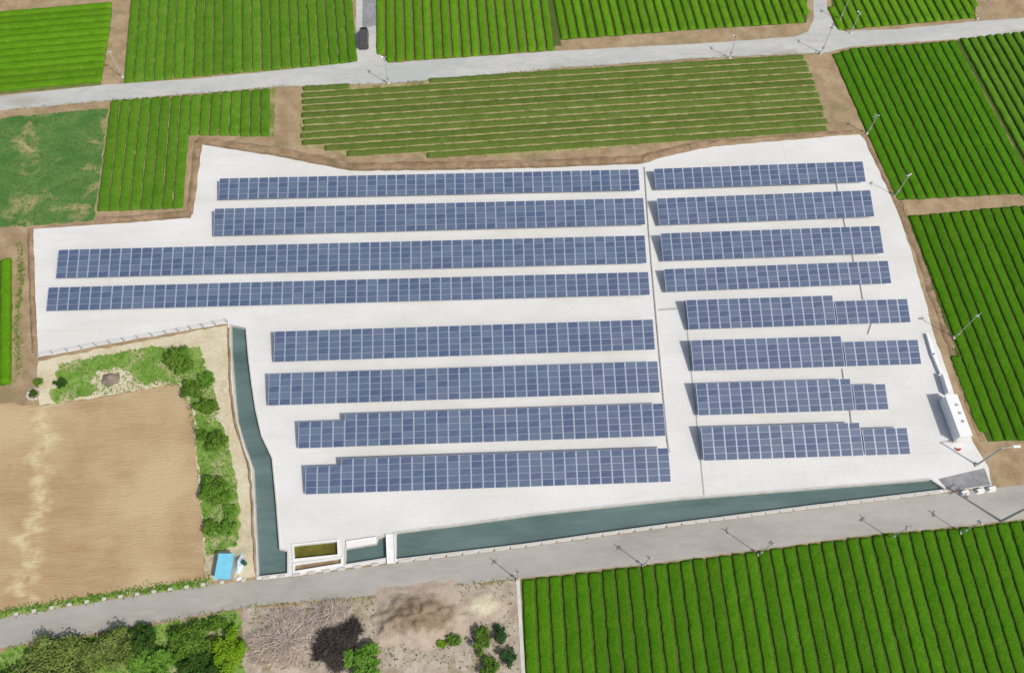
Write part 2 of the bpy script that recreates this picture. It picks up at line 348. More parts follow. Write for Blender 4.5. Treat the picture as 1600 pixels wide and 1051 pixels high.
# roads
road_top = [(-103.75,108.35),(-86.46,111.66),(-69.57,113.50),(-53.50,115.09),(-37.16,116.55),(-22.96,117.76),(-18.15,116.96),(14.47,119.65),(42.93,121.54),(66.92,123.26),(80.93,123.91),(107.00,125.99),(128.35,127.91)]
top_edge_up = [(-104.63,111.28),(-86.88,113.39),(-69.93,115.42),(-53.68,116.39),(-37.31,118.18),(-23.54,119.93),(-25.08,154.30),(-21.09,154.20),(-19.42,122.32),(-17.51,119.42),(14.61,121.68),(43.13,122.91),(60.83,124.13),(63.87,125.45),(65.88,128.95),(69.97,151.82),(73.22,151.74),(69.02,131.57),(69.59,126.70),(70.69,125.43),(81.39,125.66),(97.18,127.35),(107.72,128.13),(129.36,130.44)]
top_edge_dn = [(127.08,124.71),(106.29,123.89),(93.22,122.68),(71.47,121.23),(66.13,119.67),(42.55,119.00),(14.31,117.16),(-15.69,114.29),(-33.40,114.01),(-38.11,113.99),(-53.16,112.70),(-68.04,111.57),(-86.01,109.79),(-103.24,106.67)]
sheet('road', top_edge_up+top_edge_dn, 0.02, 'old_road', label='pale concrete farm road crossing behind the arrays', jit=0.06, step=1.5)
low_road = [(-76.81,18.54),(-64.36,20.92),(-53.05,22.44),(-38.16,24.11),(-32.25,24.47),(-27.82,24.64),(-19.90,25.45),(-13.53,25.98),(4.11,27.48),(25.98,29.68),(47.59,31.61),(64.30,32.95),(75.89,33.75),(91.37,35.00),(89.52,30.34),(74.25,28.88),(64.90,28.14),(53.90,27.66),(37.46,26.14),(19.58,24.56),(3.14,23.39),(-6.51,22.74),(-18.43,21.70),(-31.91,21.22),(-41.78,19.89),(-52.30,18.54),(-63.46,17.24),(-75.87,15.41)]
sheet('road', low_road, 0.016, 'asphalt', label='grey asphalt road along the front of the site', jit=0.05, step=1.5)
sheet('access_ramp', [(63.79,35.05),(70.95,36.42),(71.10,33.93),(64.75,33.22)], 0.02, 'grey_asphalt', label='dark grey asphalt ramp at the corner of the yard')
sheet('road_patch', [(-23.49,148.28),(-21.00,148.22),(-20.05,129.59),(-22.74,128.79)], 0.026, 'grey_asphalt', label='darker asphalt on the side road')
# soil under each hedge field, other field sheets
FIELDS = []
def field(poly, z=0.008, soil='hedge_soil', label=''):
    return sheet('field_soil', poly, z, soil, label=label, jit=0.12, step=1.2, seed=len(FIELDS))
weed = [(-95.32,106.43),(-85.56,107.94),(-67.95,109.86),(-66.54,97.63),(-65.56,84.72),(-74.47,83.96),(-88.98,83.40)]
sheet('weedy_field', weed, 0.012, 'weed_field', label='patchy weedy green field at the left edge', jit=0.25, step=1.2)
plough = [(-83.48,50.02),(-71.84,51.65),(-67.03,51.07),(-58.79,52.01),(-47.30,54.02),(-44.27,49.43),(-41.30,35.91),(-39.07,24.56),(-53.15,22.94),(-64.49,21.49),(-74.85,20.20)]
sheet('ploughed_field', plough, 0.012, 'ploughed', label='tan ploughed field at lower left', jit=0.2, step=1.2)
verge = [(-68.27,55.72),(-68.72,58.53),(-65.79,59.19),(-55.67,61.05),(-46.15,62.86),(-40.94,63.81),(-39.13,53.63),(-36.52,44.13),(-34.72,39.42),(-33.76,33.80),(-32.39,24.99),(-38.88,24.39),(-41.21,35.91),(-44.17,49.43),(-47.22,54.13),(-58.81,52.12),(-66.87,51.16)]
sheet('verge', verge, 0.008, 'sand', label='sandy verge beside the moat', jit=0.2, step=1.0)
sheet('grass_patch', [(-65.43,57.55),(-63.15,58.56),(-59.20,59.07),(-55.01,60.03),(-51.69,60.58),(-49.45,59.95),(-47.55,57.68),(-46.64,54.10),(-49.74,54.43),(-52.03,53.87),(-54.15,55.65),(-56.31,57.01),(-59.49,56.59),(-60.28,54.80),(-58.64,53.16),(-61.63,52.12),(-64.46,51.28),(-66.01,53.21),(-64.28,54.83),(-65.68,56.05)], 0.016, 'grass', label='green grass at the top of the ploughed field', jit=0.28, step=0.5)
sheet('grass_patch', [(-48.66,59.92),(-44.63,60.33),(-42.01,53.73),(-39.92,48.46),(-38.49,44.40),(-36.66,39.01),(-35.36,33.86),(-35.20,29.39),(-39.33,27.81),(-41.55,37.78),(-43.92,49.63),(-46.42,53.89)], 0.016, 'grass', label='green grass along the verge under the shrubs', jit=0.28, step=0.5)
sheet('sand_patch', [(-41.46,49.54),(-39.90,53.65),(-38.94,52.04),(-37.64,47.36),(-37.47,44.36),(-39.22,46.62)], 0.020, 'sand', label='pale sand on the verge beside the moat', jit=0.3, step=0.8)
sheet('brush_ground', [(-33.55,20.88),(-18.42,21.45),(-6.51,22.49),(2.61,23.15),(2.76,4.19),(-32.62,5.59)], 0.008, 'brush_floor', label='pinkish brown litter ground below the road', jit=0.25, step=1.0)
sheet('grass_patch', [(-71.69,14.79),(-63.38,16.93),(-52.23,18.22),(-40.92,19.70),(-34.36,20.66),(-33.35,19.09),(-34.17,17.52),(-32.50,15.89),(-33.12,14.13),(-31.93,12.17),(-31.83,5.56),(-69.50,7.06)], 0.012, 'grass', label='green grass under the trees below the road', jit=0.3, step=1.0)
sheet('concrete_edging', band([(2.87,23.23),(2.98,17.85),(3.15,5.62)], 0.5), 0.03, 'concrete', label='pale concrete strip along the left edge of the tea field')
sheet('dirt_path', [(-36.91,113.80),(-33.63,113.86),(-32.74,100.05),(-24.26,97.74),(-23.20,94.56),(-36.64,98.42),(-37.19,101.81)], 0.004, 'soil', label='bare soil path between two tea fields', jit=0.2)
sheet('dirt_path', [(-79.46,83.35),(-75.56,83.22),(-69.01,58.98),(-67.13,51.48),(-71.79,51.44),(-74.32,65.88)], 0.004, 'soil', label='bare soil strip left of the white yard', jit=0.2)
# earth banks round the yard
bank('earth_bank', [(-65.32,84.58),(-55.68,85.19),(-49.68,85.66)], 1.5, 0.22, 'bank', 1, 'low brown earth bank below the striped tea field')
bank('earth_bank', [(-49.75,85.39),(-50.05,92.87),(-50.59,101.63)], 1.6, 0.22, 'bank', 2, 'low brown earth bank at the notch of the yard')
bank('earth_bank', [(-50.73,101.78),(-36.70,99.00),(-23.00,94.98)], 1.6, 0.22, 'bank', 3, 'slanting brown earth bank above the first array')
bank('earth_bank', [(-23.00,94.98),(-6.26,94.73),(11.70,94.60),(27.56,94.97),(34.66,97.07),(40.83,98.36)], 1.8, 0.2, 'bank', 4, 'brown earth bank along the top of the yard')
bank('earth_bank', [(40.83,98.36),(54.64,99.27),(67.88,100.07)], 1.0, 0.15, 'bank', 5, 'thin brown earth bank at the top right of the yard')
bank('earth_bank', [(-75.72,83.48),(-72.42,70.47),(-69.60,59.88)], 1.1, 0.3, 'bank', 6, 'brown earth bank at the left end of the yard')
bank('earth_bank', [(68.95,98.68),(69.89,90.48),(70.87,82.15),(71.45,73.00),(71.58,64.40),(71.71,56.30),(71.70,47.59),(71.91,40.41)], 1.4, 0.14, 'bank', 7, 'brown earth bank along the right side of the yard')
bank('earth_bank', [(-40.58,63.35),(-39.13,53.63),(-37.88,47.88),(-36.54,44.33),(-34.77,39.89),(-33.76,33.80),(-32.43,25.41)], 0.45, 0.25, 'bank', 8, 'narrow brown earth ridge along the left moat')

for pts, lb in (([(-65.25,84.18),(-55.59,84.66),(-49.58,84.99),(-49.72,92.86),(-49.93,100.88)],'dark brown line at the notch of the yard'),([(-49.46,100.71),(-36.59,97.84),(-23.07,94.13),(-6.26,93.74),(11.65,93.74),(27.69,94.10)],'dark brown line above the first array'),([(-75.34,83.21),(-72.12,70.46),(-69.21,59.42)],'dark brown line left of the yard')):
    sheet('edge_strip', band(resample(pts, 1.0, 0.06, False, 3), 0.42), 0.034, 'dark_soil', label=lb)  # narrow flat strips, dark brown, along the edge of the yard

# ------------------------------------------------------------------ tea hedges
def hedge_mesh(L, W, H, seed, step=0.45, ns=9, ru=0.05, ex=0.5, leafy=12):
    n = max(4, int(L/step)); v, f = [], []
    for i in range(n+1):
        s = L*i/n; e = min(1.0, (min(s, L-s)+0.06)/0.35); e = math.sin(e*math.pi/2)
        wob = 0.07*noise.noise(Vector((s*0.45, seed, 0))); wf = 1+0.10*noise.noise(Vector((s*0.5, seed, 3))); hf = 1+0.10*noise.noise(Vector((s*0.6, seed, 9)))
        for k in range(ns+1):
            a = math.pi*k/ns; c, sn = math.cos(a), math.sin(a)
            x = W/2*wf*math.copysign(abs(c)**0.8, c)*(0.75+0.25*e)+wob; z = H*hf*(max(sn,0)**ex)*(0.45+0.55*e)
            if 0 < k < ns:
                d = ru*noise.noise(Vector((s*2.3+seed*7.1, x*2.3, z*2.3))) + ru*0.7*noise.noise(Vector((s*5.1, x*5.1+seed, z*5)))
                x += d*c; z += d*sn
            else: z = 0.0
            v.append((s, x, z))
    for i in range(n):
        for k in range(ns): a = i*(ns+1)+k; f.append((a, a+ns+1, a+ns+2, a+1))
    f.append(tuple(range(ns+1))); f.append(tuple(reversed(range(n*(ns+1), n*(ns+1)+ns+1))))
    rnd = random.Random(int(seed*977)); m = len(v)//(ns+1)
    for _ in range(int(L*leafy)):
        i = rnd.randrange(m*(ns+1)); k = i % (ns+1); a = math.pi*k/ns; p = Vector(v[i])+Vector((rnd.uniform(-.3,.3), rnd.uniform(-.1,.1), 0.02))
        nm = Vector((rnd.gauss(0,.5), math.cos(a)*0.8+rnd.gauss(0,.3), math.sin(a)+0.2)).normalized(); t = nm.orthogonal().normalized(); b = nm.cross(t); z = rnd.uniform(0.05,0.10)
        q = len(v); v += [tuple(p-t*z), tuple(p-b*z*0.6), tuple(p+t*z+nm*0.03), tuple(p+b*z*0.6+nm*0.015)]; f.append((q,q+1,q+2,q+3))
    return mesh('tea_hedge', v, f, True)
def tea(poly, d0, d1, start, frm, phrase, group, mat, pitch=1.8, W=1.5, H=0.75, off=0.5, soil='hedge_soil', jit=0.15, step=0.38, ex=0.5, ru=0.075):
    idx = len(FIELDS); FIELDS.append(phrase)
    field(poly, 0.008, soil, 'soil between the tea hedges of the '+phrase)
    P = [Vector(p) for p in poly]; d = (Vector(d1)-Vector(d0)).normalized(); nrm = Vector((-d.y, d.x))
    if (Vector(start)-sum(P, Vector((0,0)))/len(P)).dot(nrm) > 0: nrm = -nrm
    lo = min(p.dot(nrm) for p in P); hi = max(p.dot(nrm) for p in P); rnd = random.Random(idx*31+3)
    t = lo+pitch*off; num = 0
    while t < hi-0.1:
        xs = []
        for i in range(len(P)):
            a, b = P[i], P[(i+1)%len(P)]; da, db = a.dot(nrm)-t, b.dot(nrm)-t
            if (da < 0) != (db < 0): xs.append((a+(b-a)*(da/(da-db))).dot(d))
        xs.sort(); segs = [(xs[i], xs[i+1]) for i in range(0, len(xs)-1, 2) if xs[i+1]-xs[i] > 3.0]
        if segs:
            num += 1
            for si, (a, b) in enumerate(segs):
                a += rnd.uniform(0, jit); b -= rnd.uniform(0, jit)
                pieces = [(a, b)]
                o0 = d*a + nrm*t
                me = hedge_mesh(b-a, W*rnd.uniform(0.96,1.04), H*rnd.uniform(0.94,1.06), idx*100+num+si*0.37, step, 9, ru, ex)
                o = obj('tea_hedge', me, mat, loc=(o0.x, o0.y, 0.0)); o.rotation_euler = (0,0,math.atan2(d.y, d.x))
                lab = '%s tea hedge from the %s in the %s' % (ordinal(num), frm, phrase)
                if len(segs) > 1: lab += ', %s piece' % (('near','far') if abs(d.y) > abs(d.x) else ('left','right'))[min(si,1)]
                tag(o, lab, 'tea hedge', group)
        t += pitch
    return num
counts = []
T = lambda *a, **k: counts.append(tea(*a, **k))
T([(-100.46,133.98),(-92.10,134.82),(-72.14,137.51),(-71.03,127.56),(-70.17,115.43),(-86.96,113.71),(-94.71,112.53)], (-90.47,128.12), (-72.68,129.86), (-84.32,138.57), 'top', 'field at the top left corner', 'hedges of the top left field', 'tea_bright', W=1.50, H=0.45, soil='mid_soil')
T([(-70.06,151.49),(-25.42,150.30),(-24.01,119.61),(-44.40,117.74),(-66.11,115.63),(-68.25,134.51)], (-68.51,135.95), (-66.20,116.11), (-73.13,125.91), 'left', 'wide field at the upper left', 'hedges of the upper left field', 'tea_mid', W=1.60, H=0.36, soil='lane_soil')
T([(-21.08,150.19),(-20.11,134.60),(-19.28,121.98),(-17.39,119.58),(-3.74,120.52),(14.37,121.85),(14.34,125.12),(14.38,133.64),(14.56,149.25)], (-1.44,134.08), (-0.84,119.43), (-23.44,127.93), 'left', 'field right of the side road', 'hedges right of the side road', 'tea_bright', W=1.34, H=0.38, soil='mid_soil', ex=0.6)
T([(14.16,149.26),(68.85,147.81),(64.14,127.92),(43.71,126.73),(15.42,124.57),(14.88,133.63)], (38.54,135.18), (39.15,126.50), (8.90,130.55), 'left', 'field above the top brown strip', 'hedges above the brown strip', 'tea_bright', W=1.38, H=0.38, ex=0.6)
T([(72.86,147.71),(104.00,146.88),(97.96,128.22),(84.29,126.99),(70.23,125.62),(69.43,128.85)], (71.17,134.27), (71.99,125.57), (63.10,129.02), 'left', 'small field at the top right', 'hedges of the small top right field', 'tea_bright', W=1.38, H=0.38, ex=0.6)
T([(67.25,119.13),(71.35,120.72),(82.78,121.42),(92.87,122.34),(92.71,116.03),(95.09,93.43),(98.50,63.49),(107.19,86.20),(92.37,85.28),(70.63,84.60),(69.35,97.47)][:6]+[(96.87,82.67),(92.32,85.14),(70.59,84.47),(69.04,100.03)], (67.25,119.13), (70.63,84.60), (58.52,101.11), 'left', 'tall field at the upper right', 'hedges of the upper right field', 'tea_right', W=1.44, H=0.32, ex=0.55)
T([(93.22,122.68),(106.41,124.24),(122.27,125.56),(100.34,68.29),(95.54,92.69),(94.30,108.12)], (93.94,122.14), (96.18,97.39), (86.42,108.04), 'left', 'lighter field at the right edge', 'hedges of the far right field', 'tea_mid', W=1.4, H=0.5, soil='mid_soil')
T([(71.03,81.08),(91.24,82.58),(106.15,83.46),(89.42,39.78),(77.18,40.42),(72.67,40.38),(71.58,46.55),(71.08,52.44),(72.51,56.27),(71.81,60.87),(71.53,71.74)], (71.18,80.80), (72.79,40.78), (61.58,50.07), 'left', 'field right of the white yard', 'hedges right of the yard', 'tea_deep', W=1.46, H=0.31)
T([(3.31,23.21),(19.56,24.38),(37.42,25.97),(53.86,27.48),(64.84,27.97),(71.36,28.45),(85.44,29.38),(77.15,3.42),(3.83,6.32),(3.29,11.94)], (3.39,23.21), (3.37,11.94), (0.17,17.16), 'left', 'large field at the bottom right', 'hedges of the bottom right field', 'tea_deep', W=1.47, H=0.30, step=0.3)
T([(-33.36,113.53),(-15.69,114.13),(14.29,116.83),(42.42,118.17),(62.08,119.28),(62.69,109.55),(62.64,100.68),(41.88,99.22),(23.30,97.72),(10.70,96.65),(0.50,96.10),(-1.73,97.19),(-9.62,96.28),(-11.89,97.65),(-23.67,97.15),(-26.56,98.69),(-32.48,99.60)], (-33.36,113.53), (62.01,118.94), (6.19,125.35), 'top', 'long olive field behind the arrays', 'hedges of the long olive field', 'tea_olive', pitch=1.62, W=1.18, H=0.24, soil='olive_soil', jit=0.6, ru=0.10)
T([(-67.67,111.40),(-53.12,112.38),(-38.08,113.67),(-37.20,101.96),(-52.21,102.72),(-51.68,94.32),(-51.32,86.64),(-65.36,86.43),(-66.32,97.62)], (-67.67,111.40), (-65.39,86.56), (-73.50,99.28), 'left', 'notched field above the yard', 'hedges of the notched field', 'tea_mid', W=1.58, H=0.36, soil='lane_soil')
T([(-83.10,76.89),(-77.38,77.32),(-74.88,68.21),(-72.04,54.79),(-77.10,53.92)], (-77.38,77.32), (-72.04,54.79), (-72.34,65.81), 'right', 'narrow strip at the left edge', 'hedges at the left edge', 'tea_bright', W=1.5, H=0.8)

sheet('field_gap', band([(14.16,149.26),(14.50,133.64),(14.82,123.03)], 1.5), 0.012, 'hedge_soil', label='dark gap between the two top tea fields')
sheet('field_gap', band([(93.24,122.33),(94.80,107.79),(96.21,93.98),(97.50,81.29)], 2.2), 0.012, 'hedge_soil', label='painted shadow strip between the two upper right tea fields')  # dark sheet: the narrow shadow between these fields put into its colour

# ------------------------------------------------------------------ solar arrays
CW, RH, TILT, Z0 = 1.665, 0.957, R(14.448), 0.8
ct, st = math.cos(TILT), math.sin(TILT)
def module_mesh():
    wx, wy, h, fr, fy = CW/2-0.02, RH/2-0.008, 0.035, 0.070, 0.020
    v = []
    for z, ix, iy in ((0,0,0),(h,0,0),(h,fr,fy),(h-0.006,fr,fy)):
        for x, y in ((-1,-1),(1,-1),(1,1),(-1,1)): v.append((x*(wx-ix), y*(wy-iy), z))
    f = [(3,2,1,0)]
    for r in range(3):
        for k in range(4): f.append((r*4+k, r*4+(k+1)%4, r*4+4+(k+1)%4, r*4+4+k))
    f.append((12,13,14,15))
    me = mesh('solar_module', v, f); me.materials.append(M['frame']); me.materials.append(M['solar_glass'])
    me.polygons[len(f)-1].material_index = 1; return me
MOD = module_mesh()
POSTS = {}
def post_mesh(h):
    k = round(h, 2)
    if k not in POSTS: POSTS[k] = MB().box((0,0,h/2), (0.09,0.09,h)).box((0,0,0.04), (0.3,0.3,0.08)).me('post'); POSTS[k].materials.append(M['galv'])
    return POSTS[k]
RAFT = {}
def rafter_mesh(L):
    k = round(L, 2)
    if k not in RAFT: RAFT[k] = MB().box((0,L/2,-0.13), (0.06,L,0.10)).me('rafter'); RAFT[k].materials.append(M['galv'])
    return RAFT[k]
def solar_table(x0, y0, az, cols, rows, low, side, gap, label):
    t = thing('solar_array', (x0,y0,0), az, label, 'solar array', 'solar arrays on the white yard')
    def cx(i): return (i+0.5)*CW + (gap if side == 'r' and i >= cols-low else 0)
    def nr(i): return rows-1 if (side == 'l' and i < low) or (side == 'r' and i >= cols-low) else rows
    rnd = random.Random(int(x0*10+y0*7))
    for i in range(cols):
        for j in range(nr(i)):
            o = bpy.data.objects.new('solar_module', MOD); C.objects.link(o); o.parent = t
            o.location = (cx(i), (j+0.5)*RH*ct, Z0+(j+0.5)*RH*st+rnd.uniform(-0.004,0.004)); o.rotation_euler = (TILT+rnd.gauss(0,0.006), rnd.gauss(0,0.006), 0)
    for i in range(1, cols, 3):
        r = nr(i); x = cx(i)
        o = obj('rafter', rafter_mesh(r*RH-0.3), None, t, (x, 0.15*ct, Z0+0.15*st)); o.rotation_euler = (TILT,0,0)
        for q in (0.9, r-0.9): obj('post', post_mesh(Z0+q*RH*st-0.16), None, t, (x, q*RH*ct, 0))
    blocks = [(0, cols, rows)] if not low else ([(0, low, rows-1), (low, cols, rows)] if side == 'l' else [(0, cols-low, rows), (cols-low, cols, rows-1)])
    for a, b, r in blocks:
        for q in [0.5+k*1.0 for k in range(r)]:
            m = MB().box(((cx(a)+cx(b-1))/2, 0, -0.04), (cx(b-1)-cx(a)+CW-0.1, 0.05, 0.07)); o = m.build('rail', 'galv', t, (0, q*RH*ct, Z0+q*RH*st)); o.rotation_euler = (TILT,0,0)
LB = 'solar array of the %s block, %s'
tabs = [(-44.98,87.73,-0.004,43,4,0,'',0,'left','four-panel deep and topmost'),(-44.89,80.28,-0.001,43,5,0,'',0,'left','second row from the top'),
 (-68.85,72.88,-0.003,57,5,0,'',0,'left','third row, long and five panels deep'),(-69.05,66.88,-0.003,57,4,0,'',0,'left','fourth row, long and four panels deep'),
 (-32.77,56.71,0.002,35,5,0,'',0,'left','fifth row, just below the wide white lane'),(-32.93,49.56,0.001,35,5,0,'',0,'left','sixth row from the top'),
 (-27.95,42.71,0,32,5,4,'l',0,'left','seventh row with a notched left end'),(-26.42,35.85,-0.001,31,5,3,'l',0,'left','lowest row with a notched left end'),
 (29.31,87.47,0.014,22,4,0,'',0,'right','four panels deep and topmost'),(28.97,80.03,0.016,22,5,0,'',0,'right','second row from the top'),
 (28.70,72.90,0.009,22,5,0,'',0,'right','third row from the top'),(28.45,67.03,0.011,22,4,0,'',0,'right','fourth row, four panels deep'),
 (31.11,60.11,0.003,21,5,7,'r',0.20,'right','fifth row with a lower seven-column right end'),(30.80,52.96,-0.001,21,5,7,'r',0.20,'right','sixth row reaching nearest the right wall'),
 (30.53,45.73,-0.001,17,5,3,'r',0.20,'right','shortest row with a three-column lower end'),(30.25,38.74,-0.003,18,5,4,'r',0.20,'right','lowest row, nearest the long moat')]
for a in tabs: solar_table(*a[:8], LB % (a[8], a[9]))

# ------------------------------------------------------------------ yard equipment
def strip_thing(name, pts, w_, h_, mat, label, cat, group=None):
    mb = MB()
    P = [Vector(p) for p in pts]; o0 = P[0]
    for a, b in zip(P, P[1:]):
        c = (a+b)/2-o0; mb.box((c.x, c.y, h_/2+0.002), ((b-a).length+w_*0.6, w_, h_), math.atan2((b-a).y, (b-a).x))
    o = mb.build(name, mat, None, (o0.x, o0.y, 0)); return tag(o, label, cat, group)
strip_thing('cable_duct', [(28.12,92.94),(27.35,80.64),(26.88,71.36),(26.59,64.75),(26.18,55.66),(25.61,42.08),(25.69,40.50)], 0.16, 0.16, 'duct', 'grey cable duct along the right ends of the left arrays', 'cable duct')
strip_thing('drain_cover', [(31.45,65.77),(30.82,55.50),(30.42,45.95),(30.02,38.78),(29.78,34.03)], 0.16, 0.05, 'duct', 'thin grey drain running down to the long moat', 'drain')
for i, (a, b, lb) in enumerate([((61.14,88.92),(60.94,86.56),'first and second'),((60.68,81.55),(60.50,78.90),'second and third'),((60.44,74.00),(60.31,72.11),'third and fourth'),((60.37,67.91),(60.09,65.03),'fourth and fifth'),((53.95,52.83),(53.77,51.21),'sixth and seventh'),((53.54,46.05),(53.28,44.11),'seventh and lowest')]):
    strip_thing('cable_conduit', [a, b], 0.16, 0.12, 'duct', 'short dark cable conduit between the %s right arrays' % lb, 'cable conduit', 'conduits between the right arrays')
strip_thing('cable_conduit', [(60.49,60.79),(59.38,58.76)], 0.16, 0.12, 'duct', 'short slanted cable conduit between the fifth and sixth right arrays', 'cable conduit', 'conduits between the right arrays')
strip_thing('manhole', [(27.15,64.26),(30.03,64.40)], 0.3, 0.06, 'duct', 'small grey cover plate in the lane between the two blocks', 'cover plate')
# white equipment cabin
cab = thing('equipment_cabin', (68.25,43.8,0), R(-87), 'long white equipment cabin with flat roof at the right of the yard', 'cabin')
MB().box((0,0,1.15), (6.4,1.65,2.1)).build('body', 'white_paint', cab)
rf = MB().box((0,0,2.26), (6.6,1.85,0.12)).build('roof', 'white_paint', cab)
for k in range(3): MB().box((-1.6+k*1.3,0.25,2.38), (0.32,0.32,0.12)).build('vent', 'grey_metal', rf)
for k in range(3):
    dr = MB().box((-2.1+k*2.1,-0.84,1.15), (1.2,0.03,1.8)).build('door', 'white_paint', cab)
    MB().box((-1.7+k*2.1,-0.875,1.15), (0.04,0.04,0.25)).build('handle', 'dark', dr)
MB().box((0,0,0.05), (6.7,1.95,0.1)).build('plinth', 'concrete', cab)
# wall beside the cabin
strip_thing('boundary_wall', [(68.50,58.22),(68.43,54.74),(68.72,51.55)], 0.35, 0.55, 'white_paint', 'low pale wall right of the sixth right array', 'wall')
strip_thing('cabinet_row', [(68.73,50.90),(68.72,48.12)], 0.5, 1.2, 'white_paint', 'narrow white cabinet between the low wall and the cabin', 'cabinet')
ex = thing('hydrant_box', (*(67.94,39.26),0), 0, 'small red box in front of the white cabin', 'hydrant box')
MB().box((0,0,0.25), (0.34,0.24,0.5)).build('body', 'red', ex); MB().box((0,0,0.53), (0.38,0.28,0.06)).build('lid', 'red', ex)
# footbridge over the moat, slab
fb = thing('footbridge', (*(-14.28,28.17),0), 0, 'short white concrete footbridge over the moat', 'footbridge')
a, b = Vector((-14.43,30.03)), Vector((-14.14,26.00)); c0 = Vector((-14.28,28.17)); ang = math.atan2((b-a).y, (b-a).x)
MB().box(((a+b).x/2-c0.x, (a+b).y/2-c0.y, 0.10), ((b-a).length, 1.2, 0.2), ang).build('deck', 'white_concrete', fb)
for s in (-1, 1):
    n = Vector((-math.sin(ang), math.cos(ang)))*s*0.55; MB().box(((a+b).x/2-c0.x+n.x, (a+b).y/2-c0.y+n.y, 0.27), ((b-a).length, 0.1, 0.14), ang).build('kerb', 'white_concrete', fb)
sl = thing('concrete_slab', (*(-18.42,28.85),0), 0, 'white concrete slab between the basin and the footbridge', 'slab')
a, b = Vector((-20.41,28.58)), Vector((-16.32,29.04)); c0 = Vector((-18.42,28.85))
MB().box(((a+b).x/2-c0.x, (a+b).y/2-c0.y+0.25, 0.12), ((b-a).length, 0.9, 0.24), math.atan2((b-a).y,(b-a).x)).build('slab', 'white_concrete', sl)
MB().box(((a+b).x/2-c0.x, (a+b).y/2-c0.y+0.6, 0.27), ((b-a).length, 0.12, 0.06), math.atan2((b-a).y,(b-a).x)).build('edge', 'white_concrete', sl)
# fences
def fence(pts, label, h=1.1, gap=2.0, cat='fence'):
    P = [Vector(p) for p in pts]; o0 = P[0]; f = thing('fence', (o0.x,o0.y,0), 0, label, cat)
    pm = MB().box((0,0,h/2), (0.07,0.07,h)).box((0,0,0.05), (0.28,0.28,0.1)).me('post'); pm.materials.append(M['galv'])
    for a, b in zip(P, P[1:]):
        n = max(1, round((b-a).length/gap)); ang = math.atan2((b-a).y,(b-a).x)
        for k in range(n+(1 if b == P[-1] else 0)):
            q = a.lerp(b, k/n)-o0; obj('post', pm, None, f, (q.x,q.y,0))
        c = (a+b)/2-o0
        for z in (0.35, 0.7, h-0.05): MB().box((c.x,c.y,z), ((b-a).length,0.025,0.025), ang).build('rail', 'galv', f)
    return f
fence([(-68.92,59.41),(-60.51,60.89),(-50.06,62.65),(-40.91,64.39)], 'low wire fence with grey posts along the notch of the yard')
# kerb blocks along the lower road
def kerb(pts, name, label, blk, gap, w_, h_, mat, seed):
    k = thing(name, (*pts[0],0), 0, label, kind='structure'); rnd = random.Random(seed); P = [Vector(p) for p in pts]; o0 = P[0]
    me = MB().box((0,0,h_/2), (blk,w_,h_)).me('kerb_block')
    bm = bmesh.new(); bm.from_mesh(me); bmesh.ops.bevel(bm, geom=list(bm.edges), offset=0.025, segments=1, affect='EDGES'); bm.to_mesh(me); bm.free(); me.materials.append(M[mat])
    for a, b in zip(P, P[1:]):
        L = (b-a).length; n = max(1, int(L/(blk+gap))); ang = math.atan2((b-a).y,(b-a).x)
        for i in range(n):
            q = a.lerp(b, (i+0.5)/n)-o0; o = obj('kerb_block', me, None, k, (q.x,q.y,rnd.uniform(-0.01,0.01))); o.rotation_euler = (0,0,ang+rnd.gauss(0,0.01))
kerb([(-13.36,26.23),(4.13,27.74),(14.73,28.85),(26.02,29.95),(43.93,31.56),(63.62,33.16)], 'road_kerb', 'cream concrete kerb between the long moat and the road', 1.9, 0.06, 0.42, 0.14, 'concrete', 1)
kerb([(-31.92,24.63),(-27.85,24.90),(-19.91,25.62),(-15.18,26.04)], 'road_kerb', 'broken concrete kerb between the basins and the road', 1.0, 0.75, 0.35, 0.16, 'concrete', 2)
kerb([(-69.88,20.01),(-64.25,21.16),(-53.10,22.69),(-38.18,24.28),(-32.44,24.65)], 'road_kerb', 'spaced concrete kerb blocks beside the ploughed field', 0.55, 1.45, 0.4, 0.2, 'concrete', 3)
for i, (p, nm) in enumerate([((66.86,32.86),'left'),((69.15,33.05),'middle'),((70.89,33.27),'right')]):
    bl = MB().box((0,0,0.28), (1.0,0.5,0.5)).box((0,0,0.03), (1.2,0.7,0.06)).build('barrier_block', 'white_concrete', None, (p[0],p[1],0)); bl.rotation_euler = (0,0,R(8))
    tag(bl, '%s of three white concrete blocks at the ramp entrance' % nm, 'concrete block', 'blocks at the ramp entrance')

